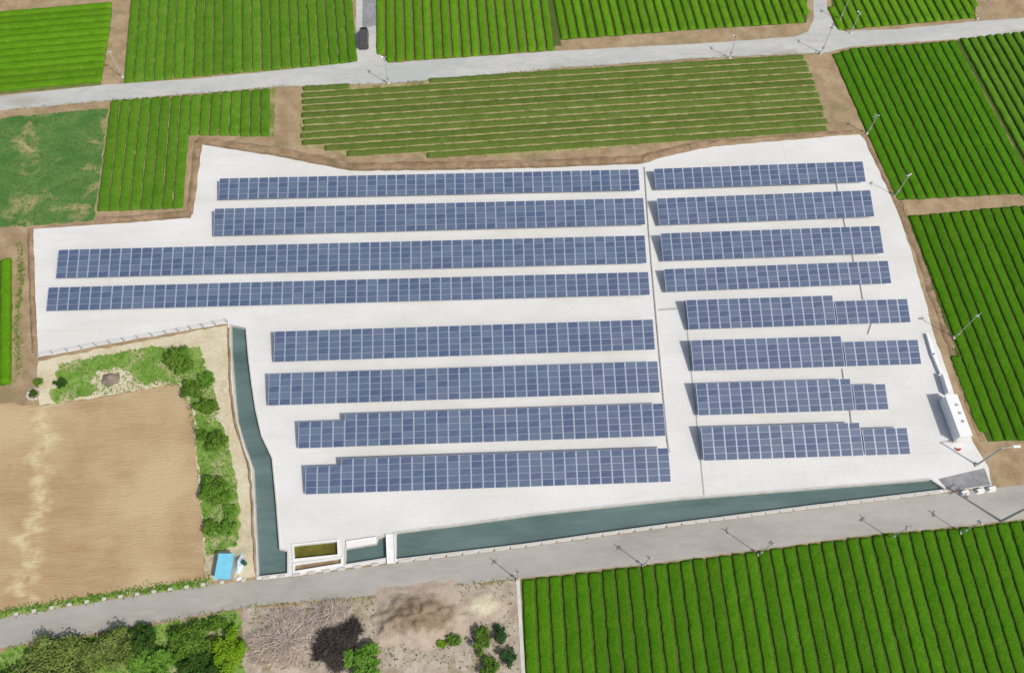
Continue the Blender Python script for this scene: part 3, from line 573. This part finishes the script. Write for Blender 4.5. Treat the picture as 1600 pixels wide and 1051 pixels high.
# ------------------------------------------------------------------ poles
def frost_fan(p, h, head, label, arm=0.5):
    t = thing('frost_fan', (p[0],p[1],0), 0, label, 'frost fan', 'frost fans of the tea fields')
    MB().tube([(0,0,0),(0,0,h*0.5),(0,0,h)], [0.07,0.06,0.05], 8).build('pole', 'pole', t)
    MB().box((0,0,0.1), (0.5,0.5,0.2)).build('base', 'concrete', t)
    d = Vector((math.cos(head), math.sin(head), -0.45)).normalized(); c = Vector((0,0,h+0.05))
    MB().tube([c-d*0.35, c-d*0.3, c+d*0.35, c+d*0.45], [0.09,0.15,0.15,0.08], 10).build('motor', 'galv', t)
    MB().box((0,0,1.3), (0.3,0.22,0.45)).build('control_box', 'grey_metal', t)
    s = d.orthogonal().normalized(); u = d.cross(s)
    for k in range(3):
        a = 2*math.pi*k/3+0.4; r = s*math.cos(a)+u*math.sin(a); q = d.cross(r); hub = c+d*0.45
        v = [hub+r*0.05-q*0.05, hub+r*0.05+q*0.05, hub+r*0.5+q*0.07+d*0.03, hub+r*0.5-q*0.06-d*0.03]; v2 = [x+d*0.03 for x in v]
        obj('blade', mesh('blade', v+v2, [(3,2,1,0),(4,5,6,7),(0,1,5,4),(1,2,6,5),(2,3,7,6),(3,0,4,7)]), 'galv', t)
    return t
frost_fan((70.73,85.42), 5.6, R(200), 'frost fan pole at the lower left corner of the tall upper right field')
frost_fan((72.81,57.62), 7.0, R(20), 'tall frost fan leaning over the field right of the white yard')
frost_fan((69.25,99.42), 4.6, R(150), 'frost fan pole at the top right corner of the white yard')
frost_fan((72.20,124.86), 4.6, R(80), 'frost fan pole by the small top right field beside the farm road')
frost_fan((36.06,25.32), 6.3, R(120), 'frost fan pole at the road edge of the bottom right field, third from left')
frost_fan((54.68,26.82), 5.4, R(60), 'frost fan pole at the road edge of the bottom right field, fourth from left')
frost_fan((64.81,27.25), 5.2, R(100), 'frost fan pole nearest the right end of the bottom right field')
frost_fan((20.08,24.37), 5.0, R(140), 'frost fan pole at the road edge of the bottom right field, second from left')
frost_fan((2.87,23.14), 4.9, R(140), 'frost fan pole at the left corner of the bottom right field')
frost_fan((98.29,128.03), 4.5, R(140), 'frost fan pole beside bare soil at the top right')
frost_fan((-66.52,117.25), 6.0, R(40), 'frost fan pole in the soil gap near the top left corner')
frost_fan((-17.23,114.18), 6.0, R(100), 'frost fan pole opposite the side road junction')
frost_fan((47.44,118.86), 5.0, R(100), 'frost fan pole in the middle of the long olive field edge')
frost_fan((70.87,128.45), 5.0, R(60), 'frost fan pole beside the lane at the top right')
frost_fan((65.27,119.70), 6.0, R(100), 'frost fan pole at the top right corner of the long olive field')
# lamp pole at the yard corner
lp = thing('lamp_pole', (*(69.98,36.94),0), 0, 'tall grey lamp pole with a bent arm at the yard corner', 'lamp pole')
MB().tube([(0,0,0),(0,0,3.5),(0,0,7.0)], [0.14,0.12,0.10], 10).build('pole', 'pole', lp)
MB().tube([(0,0,6.9),(0.8,0.0,7.15),(1.5,0.05,7.2)], 0.06, 8).build('arm', 'pole', lp)
lh = MB().box((1.9,0.05,7.2), (1.0,0.36,0.14)).build('lamp_head', 'white_paint', lp); MB().box((1.9,0.05,7.12), (0.8,0.26,0.03)).build('lens', 'galv', lh)
MB().box((0,0,0.12), (0.6,0.6,0.24)).build('base', 'concrete', lp)
# utility pole with crossarms at the right end of the lower road
upole = thing('utility_pole', (*(70.88,28.65),0), R(25), 'grey utility pole with crossarms at the right end of the lower road', 'utility pole')
MB().tube([(0,0,0),(0,0,5),(0,0,10)], [0.19,0.16,0.13], 12).build('pole', 'pole', upole)
for z in (8.4, 9.5):
    ca = MB().box((0,0.16,z), (2.0,0.1,0.12)).build('crossarm', 'grey_metal', upole)
    for x in (-0.9,-0.4,0.4,0.9): MB().tube([(x,0.16,z+0.06),(x,0.16,z+0.16),(x,0.16,z+0.28)], [0.05,0.07,0.03], 8).build('insulator', 'white_paint', ca)
MB().tube([(0.4,0,6.7),(0.4,0,6.75),(0.4,0,7.6),(0.4,0,7.65)], [0.2,0.28,0.28,0.2], 12).build('transformer', 'grey_metal', upole)
# dark van on the side road
van = thing('parked_van', (*(-22.09,125.12),0), R(92), 'dark grey van parked on the side road at the top', 'van')
prof = [(-2.3,0.35),(2.3,0.35),(2.35,0.9),(2.15,1.1),(1.6,1.75),(1.2,1.85),(-2.2,1.85),(-2.35,1.6)]
v = [(x,-0.8,z) for x, z in prof]+[(x,0.8,z) for x, z in prof]; n = len(prof)
f = [tuple(range(n)), tuple(reversed(range(n,2*n)))]+[(i,i+n,(i+1)%n+n,(i+1)%n) for i in range(n)]
me = mesh('body', v, f); bm = bmesh.new(); bm.from_mesh(me); bmesh.ops.recalc_face_normals(bm, faces=bm.faces); bmesh.ops.bevel(bm, geom=list(bm.edges), offset=0.07, segments=2, affect='EDGES'); bm.to_mesh(me); bm.free()
obj('body', me, 'car_paint', van)
MB().box((1.9,0,1.45), (0.06,1.3,0.75), 0, 0).build('windscreen', 'car_glass', van).rotation_euler = (0,0,0)
for s in (-1,1): MB().box((0.2,s*0.805,1.45), (2.6,0.02,0.5)).build('side_window', 'car_glass', van)
for x in (-1.5,1.5):
    for s in (-1,1):
        wv = MB().tube([(x,s*0.62,0.32),(x,s*0.82,0.32)], 0.32, 14).build('wheel', 'dark', van); MB().tube([(x,s*0.80,0.32),(x,s*0.835,0.32)], 0.17, 10).build('rim', 'galv', wv)
for s in (-1,1): MB().box((2.36,s*0.55,0.78), (0.05,0.3,0.16)).build('headlight', 'white_paint', van)
# blue shed and the things beside it
c0 = Vector((-36.11,26.04)); sh = thing('shed', (c0.x,c0.y,0), R(-3), 'small shed with a bright blue sheet roof beside the moat', 'shed')
MB().box((0,0,0.9), (1.95,3.0,1.8)).build('wall', 'grey_metal', sh)
mb = MB()
for k in range(8): mb.box((-1.05+(k+0.5)*0.2675,0,1.93+0.012*(k%2)+0.02*k), (0.262,3.35,0.05))
mb.build('roof', 'blue_sheet', sh)
d_ = MB().box((0,-1.515,0.85), (0.8,0.04,1.6)).build('door', 'duct', sh); MB().box((0.3,-1.55,0.85), (0.05,0.05,0.14)).build('handle', 'dark', d_)
def heap(name, p, rx, ry, h, mat, label, cat, seed, parent=None, n=20, m=7, rough=0.25, kind=None):
    v, f = [(0,0,h)], []
    for j in range(1, m+1):
        for i in range(n):
            a = 2*math.pi*i/n; r = j/m; q = 1+rough*noise.noise(Vector((math.cos(a)*1.5, math.sin(a)*1.5, seed+r)))
            x, y = rx*r*q*math.cos(a), ry*r*q*math.sin(a); z = h*(math.cos(r*math.pi)*0.5+0.5)
            z += 0.35*h*noise.noise(Vector((x*1.3,y*1.3,seed)))*(1-r**3) if j < m else -0.03
            v.append((x,y,max(z,-0.03)))
    for i in range(n): f.append((0, 1+i, 1+(i+1)%n))
    for j in range(m-1):
        for i in range(n): a = 1+j*n+i; b = 1+j*n+(i+1)%n; f.append((a, a+n, b+n, b))
    o = obj(name, mesh(name, v, f, True), mat, parent, (p[0],p[1],0)); return tag(o, label, cat, kind=kind)
heap('tarp_heap', (-34.73,26.78), 0.6, 1.6, 0.9, 'pale_tarp', 'pale blue tarp heap right of the blue shed', 'tarp heap', 3)
dm = thing('drum', (*(-33.95,26.75),0), 0, 'dark green drum beside the pale tarp heap', 'drum')
MB().tube([(0,0,0),(0,0,0.85)], 0.3, 14).build('body', 'green_drum', dm); MB().tube([(0,0,0.85),(0,0,0.9)], 0.32, 14).build('lid', 'green_drum', dm)
heap('sack', (-34.59,24.82), 0.5, 0.35, 0.4, 'sack', 'white sack lying at the road end of the tarp heap', 'sack', 8)
heap('ash_heap', (-57.30,55.12), 1.5, 1.3, 0.6, 'ash', 'round grey brown ash heap in the grass above the ploughed field', 'ash heap', 11, n=28)
heap('soil_mound', (-10.57,19.02), 8.6, 4.0, 1.5, 'mound', 'broad brown soil mound below the road', None, 21, n=56, m=18, rough=0.5, kind='structure')
heap('soil_mound', (-1.86,20.07), 3.6, 2.3, 0.4, 'sand_heap', 'low pale sand heap beside the road', None, 24, n=40, m=12, rough=0.5, kind='structure')
ring = thing('stone_ring', (*(-68.03,52.97),0), 0, 'ring of pale stones round a small dark bush', 'stone ring')
for k in range(11):
    a = 2*math.pi*k/11; me = MB().box((0,0,0.12), (0.42,0.3,0.3)).me('stone'); bm = bmesh.new(); bm.from_mesh(me); bmesh.ops.bevel(bm, geom=list(bm.edges), offset=0.08, segments=1, affect='EDGES'); bm.to_mesh(me); bm.free()
    o = obj('stone', me, 'concrete', ring, (math.cos(a)*1.0, math.sin(a)*0.85, 0)); o.rotation_euler = (0,0,a+1.57+random.uniform(-.3,.3))

# ------------------------------------------------------------------ trees and shrubs
def leaf_cloud(name, blobs, n, size, mat, seed, parent, up=0.35, long=1.0):
    """many small leaf faces spread through clumps: blobs = [(centre, radii)]"""
    rnd = random.Random(seed); v, f = [], []
    wts = [b[1][0]*b[1][1] for b in blobs]
    for _ in range(n):
        c, r = rnd.choices(blobs, wts)[0]
        d = Vector((rnd.gauss(0,1), rnd.gauss(0,1), rnd.gauss(0,1)+up)).normalized(); q = rnd.random()**0.35*(0.8+0.6*noise.noise(d*2.2+Vector((seed,c[0],c[1]))))
        p = Vector(c)+Vector((d.x*r[0]*q, d.y*r[1]*q, d.z*r[2]*q))
        if p.z < 0.05: p.z = rnd.uniform(0.05,0.3)
        nm = (d*0.6+Vector((rnd.gauss(0,.5), rnd.gauss(0,.5), rnd.gauss(0.5,.4)))).normalized(); a = nm.orthogonal().normalized(); b = nm.cross(a); th = rnd.random()*6.28
        a, b = a*math.cos(th)+b*math.sin(th), b*math.cos(th)-a*math.sin(th); s = size*rnd.uniform(0.6,1.4); k = len(v)
        v += [p-a*s*long, p-b*s*0.5+nm*s*0.15, p+a*s*long, p+b*s*0.5+nm*s*0.15]; f += [(k,k+1,k+2,k+3)]
    return obj(name, mesh(name, v, f), mat, parent)
def limbs(name, h, spread, n, mat, seed, parent, r0=0.14):
    rnd = random.Random(seed); mb = MB(); mb.tube([(0,0,-0.05),(rnd.uniform(-.1,.1),rnd.uniform(-.1,.1),h*0.35),(rnd.uniform(-.2,.2),rnd.uniform(-.2,.2),h*0.7)], [r0,r0*0.8,r0*0.35], 8)
    for k in range(n):
        a = 2*math.pi*k/n+rnd.uniform(-.3,.3); z = h*rnd.uniform(0.2,0.45); e = Vector((math.cos(a)*spread*rnd.uniform(.5,.85), math.sin(a)*spread*rnd.uniform(.5,.85), h*rnd.uniform(.5,.85)))
        mb.tube([(0,0,z), (e.x*0.5,e.y*0.5,(z+e.z)/2+0.1), tuple(e)], [r0*0.5,r0*0.35,r0*0.12], 6)
    return mb.build(name, mat, parent, smooth=True)
def tree(p, rx, ry, h, mat, label, seed, n=1800, size=0.2, cat='shrub', name='shrub', nb=9, group=None, low=0.15):
    t = thing(name, (p[0],p[1],0), 0, label, cat, group); rnd = random.Random(seed)
    limbs('trunk', h, min(rx,ry), 6, 'bark', seed, t, 0.05+0.02*h)
    blobs = [((0,0,h*0.5), (rx*0.72, ry*0.72, h*0.42))]
    for k in range(nb):
        a = 2*math.pi*k/nb+rnd.uniform(-.4,.4); q = rnd.uniform(0.45,0.88); s = rnd.uniform(0.24,0.5)
        blobs.append(((rx*q*math.cos(a), ry*q*math.sin(a), h*rnd.uniform(0.3,0.78)), (rx*s, ry*s, h*s*0.6)))
    leaf_cloud('crown', blobs, n, size, mat, seed, t); return t
G1 = 'shrubs along the verge'
tree((-46.82,57.33), 1.9, 2.7, 3.2, 'leaf_green', 'tall dense green shrub at the top of the verge', 1, 3200, 0.17, group=G1)
tree((-44.51,52.55), 1.7, 1.4, 2.0, 'leaf_green', 'round green shrub at the corner of the ploughed field', 2, 2200, 0.17, group=G1)
tree((-42.24,54.06), 1.2, 1.5, 2.0, 'leaf_light', 'light green shrub on the pale sand', 3, 1300, 0.16, group=G1)
tree((-41.87,49.76), 1.8, 1.4, 2.0, 'leaf_green', 'wide green shrub between two pale sand patches', 4, 2300, 0.17, group=G1)
tree((-42.12,45.32), 0.9, 1.0, 1.5, 'leaf_green', 'small green shrub at the edge of the ploughed soil', 5, 800, 0.15, group=G1)
tree((-39.55,44.04), 1.5, 1.6, 2.4, 'leaf_green', 'round dark green bush in the middle of the verge', 6, 1900, 0.17, group=G1)
tree((-38.61,36.55), 2.5, 2.3, 2.8, 'leaf_green', 'largest spreading green tree on the verge', 7, 4200, 0.19, group=G1, nb=12)
tree((-38.88,31.65), 1.3, 1.2, 1.6, 'leaf_green', 'green shrub above the blue shed', 8, 1700, 0.16, group=G1)
tree((-36.68,31.57), 1.1, 1.5, 1.2, 'leaf_light', 'low light green shrub beside the moat above the shed', 9, 1100, 0.15, group=G1)
tree((-67.79,54.85), 0.8, 0.6, 0.9, 'leaf_green', 'small domed bush near the stone ring', 10, 600, 0.13, group=G1)
tree((-64.31,54.52), 0.9, 0.9, 1.2, 'leaf_dark', 'dark round bush in the grass left of the ash heap', 11, 800, 0.14, group=G1)
tree((-68.03,52.97), 0.6, 0.6, 0.9, 'leaf_dark', 'dark bush inside the stone ring', 12, 500, 0.13, group=G1)
tree((-36.60,33.91), 1.0, 1.5, 1.0, 'leaf_light', 'light green bush touching the largest verge tree near the moat', 16, 900, 0.15, group=G1)
G2 = 'trees below the lower road'
tree((-55.57,14.62), 5.2, 4.2, 3.0, 'leaf_olive', 'broad olive green tree at the bottom left', 21, 9000, 0.22, 'tree', 'tree', 18, G2)
tree((-48.96,16.06), 3.4, 2.6, 2.6, 'leaf_olive', 'olive green tree with pale leaf clumps below the road', 22, 5200, 0.2, 'tree', 'tree', 14, G2)
tree((-43.77,14.16), 3.0, 2.4, 2.4, 'leaf_light', 'light green tree at the bottom edge', 23, 4200, 0.2, 'tree', 'tree', 12, G2)
tree((-45.89,17.19), 2.0, 1.8, 2.0, 'leaf_dark', 'dark green tree behind the light green one', 24, 3000, 0.19, 'tree', 'tree', 10, G2)
tree((-39.63,16.48), 3.1, 2.5, 2.6, 'leaf_green', 'dense green tree left of the lime green one', 25, 4600, 0.2, 'tree', 'tree', 12, G2)
tree((-37.71,13.16), 2.6, 2.4, 2.4, 'leaf_dark', 'dark green tree at the bottom edge beside the lime tree', 26, 3400, 0.2, 'tree', 'tree', 10, G2)
tree((-34.40,15.34), 1.9, 2.8, 2.6, 'leaf_lime', 'bright lime green tree beside the bare brush', 27, 3600, 0.19, 'tree', 'tree', 10, G2)
tree((-36.66,18.98), 1.6, 0.9, 1.3, 'leaf_green', 'small green tree at the road edge above the lime tree', 28, 1600, 0.17, 'tree', 'tree', 8, G2)
tree((-60.45,11.42), 4.0, 3.4, 2.8, 'leaf_green', 'green tree cut off by the bottom left corner', 29, 4600, 0.22, 'tree', 'tree', 12, G2)
G3 = 'bushes left of the bottom right field'
tree((0.39,16.19), 1.05, 1.45, 1.6, 'leaf_blue', 'clipped oval bush, upper one beside the concrete strip', 31, 1600, 0.12, group=G3, nb=5)
tree((1.38,13.48), 1.2, 1.25, 1.6, 'leaf_blue', 'clipped round bush, lower one beside the concrete strip', 32, 1600, 0.12, group=G3, nb=5)
tree((-2.21,15.50), 1.1, 1.8, 1.8, 'leaf_green', 'loose tall green bush left of the clipped bushes', 33, 1500, 0.15, group=G3)
tree((-1.22,12.35), 1.3, 1.3, 1.6, 'leaf_green', 'green bush at the bottom edge beside the clipped bushes', 34, 1300, 0.15, group=G3)
tree((-5.87,15.64), 1.0, 0.9, 1.1, 'leaf_green', 'small green bush on the litter below the mound', 35, 900, 0.14, group=G3)
tree((-7.37,15.38), 0.6, 0.5, 0.6, 'leaf_lime', 'tiny lime green bush below the mound', 36, 400, 0.13, group=G3)
tree((-17.40,13.75), 2.6, 2.3, 2.0, 'leaf_light', 'bright light green bush at the bottom edge beside the dark leafless tree', 39, 2200, 0.26, group=G3, nb=10)
# leafless brush
def bare(p, rx, ry, h, mat, label, seed, n, name='bare_tree', rad=0.02):
    t = thing(name, (p[0],p[1],0), 0, label, 'bare tree', 'leafless trees below the road'); rnd = random.Random(seed)
    limbs('trunk', h, min(rx,ry)*1.1, 9, mat, seed, t, 0.14)
    v, f = [], []
    mb = MB()
    for k in range(n):
        a = rnd.uniform(0,6.283); q = math.sqrt(rnd.random())*(0.85+0.7*noise.noise(Vector((math.cos(a)*1.7, math.sin(a)*1.7, seed)))); b = Vector((rx*q*math.cos(a), ry*q*math.sin(a), h*(0.10+0.5*(1-q*q))*rnd.uniform(0.2,1.0)))
        d = Vector((b.x*0.35+rnd.gauss(0,0.7), b.y*0.35+rnd.gauss(0,0.7), rnd.uniform(0.1,1.0))).normalized(); L = rnd.uniform(0.4,1.1)
        e = b+d*L; m_ = (b+e)/2+Vector((rnd.gauss(0,.08), rnd.gauss(0,.08), rnd.gauss(0,.08)))
        mb.tube([b, m_, e], [rad*rnd.uniform(0.8,1.6), rad, rad*0.4], 3, False)
    mb.build('twigs', mat, t); return t
bare((-27.30,16.63), 5.0, 3.9, 2.0, 'twig', 'broad pinkish leafless tree beside the lime green tree', 41, 3200, rad=0.019)
bare((-21.70,19.77), 2.6, 1.7, 1.4, 'twig', 'pinkish leafless brush at the road edge', 42, 1300, rad=0.019)
bare((-21.28,15.61), 2.4, 2.9, 2.8, 'dark_twig', 'dark leafless tree behind the light green bush', 43, 1700, rad=0.035)
bare((-18.81,17.49), 1.1, 1.3, 2.0, 'dark_twig', 'small dark leafless tree beside the soil mound', 44, 800, rad=0.03)
# weeds along the ploughed field edge and the lower road: too many to count
def tufts(name, pts_fn, n, size, mat, seed, label):
    rnd = random.Random(seed); v, f = [], []
    for _ in range(n):
        x, y = pts_fn(rnd)
        for b in range(5):
            a = rnd.uniform(0,6.283); s = size*rnd.uniform(0.5,1.4); k = len(v); dx, dy = math.cos(a), math.sin(a)
            v += [(x-dy*s*0.22,y+dx*s*0.22,0.0),(x+dy*s*0.22,y-dx*s*0.22,0.0),(x+dx*s*0.8,y+dy*s*0.8,s*0.9)]; f.append((k,k+1,k+2))
    return tag(obj(name, mesh(name, v, f), mat), label, None, None, 'stuff')
def along(line, wd):
    P = [Vector(p) for p in line]; Ls = [(b-a).length for a, b in zip(P, P[1:])]
    def fn(r):
        i = r.choices(range(len(Ls)), Ls)[0]; q = P[i].lerp(P[i+1], r.random()); return q.x+r.gauss(0,wd*0.3), q.y+r.gauss(0,wd*0.5)
    return fn
def inside(poly):
    P = [Vector(p) for p in poly]; xs = [p.x for p in P]; ys = [p.y for p in P]
    def fn(r):
        while True:
            x, y = r.uniform(min(xs),max(xs)), r.uniform(min(ys),max(ys)); c = False
            for i in range(len(P)):
                a, b = P[i], P[i-1]
                if (a.y > y) != (b.y > y) and x < (b.x-a.x)*(y-a.y)/(b.y-a.y)+a.x: c = not c
            if c: return x, y
    return fn
sheet('grass_strip', band([(-69.97,20.33),(-64.33,21.49),(-53.15,22.94),(-38.21,24.53)], 0.9), 0.018, 'grass', label='green grass strip between the ploughed field and the road', jit=0.2, step=0.5)
tufts('weeds', along([(-70.06,20.66),(-64.37,21.65),(-53.18,23.10),(-38.24,24.70)], 0.7), 900, 0.2, 'leaf_green', 1, 'green weeds between the ploughed field and the road')
tufts('grass', inside([(-65.53,57.99),(-55.50,60.05),(-48.75,60.48),(-43.54,58.09),(-39.92,48.46),(-36.32,37.59),(-35.20,29.39),(-39.33,27.81),(-42.71,43.57),(-46.39,53.67),(-58.87,52.43),(-65.10,51.62)]), 2600, 0.22, 'leaf_light', 2, 'tufts of green grass on the verge')
tufts('grass', inside([(-68.57,15.12),(-63.34,16.77),(-52.20,18.06),(-40.89,19.54),(-33.83,20.40),(-31.92,9.19),(-66.96,9.11)]), 2200, 0.28, 'leaf_light', 3, 'tufts of grass under the trees below the road')
tufts('weeds', along([(-76.78,80.44),(-74.60,72.94),(-73.45,64.70),(-71.47,57.98),(-71.15,55.82)], 0.9), 260, 0.3, 'leaf_green', 4, 'sparse weeds on the bare strip left of the yard')
tufts('weeds', along([(70.18,91.61),(71.49,82.81),(72.05,73.62),(72.20,64.38),(72.05,55.39),(72.36,46.52)], 1.0), 260, 0.22, 'leaf_olive', 5, 'sparse dry weeds right of the white yard')
tufts('weeds', inside([(-32.88,20.85),(-18.41,21.28),(-6.51,22.32),(2.08,22.67),(2.63,11.97),(-31.89,13.31)]), 900, 0.2, 'leaf_olive', 6, 'dry weeds scattered over the litter ground')
tufts('weeds', along([(-63.46,17.24),(-52.30,18.54),(-41.78,19.89),(-31.90,21.14),(-18.43,21.61),(-6.51,22.66),(2.62,23.24)], 0.35), 500, 0.16, 'leaf_olive', 7, 'weeds along the lower edge of the road')
tufts('weeds', along([(-86.01,109.79),(-68.04,111.57),(-53.16,112.70),(-38.11,113.99),(-15.69,114.29),(14.31,117.16),(42.55,119.00),(66.13,119.67)], 0.3), 600, 0.16, 'leaf_green', 8, 'weeds along the near edge of the farm road')
tufts('weeds', inside(weed), 2600, 0.2, 'leaf_green', 9, 'low weeds growing in the patchy field')
print('hedges', counts)
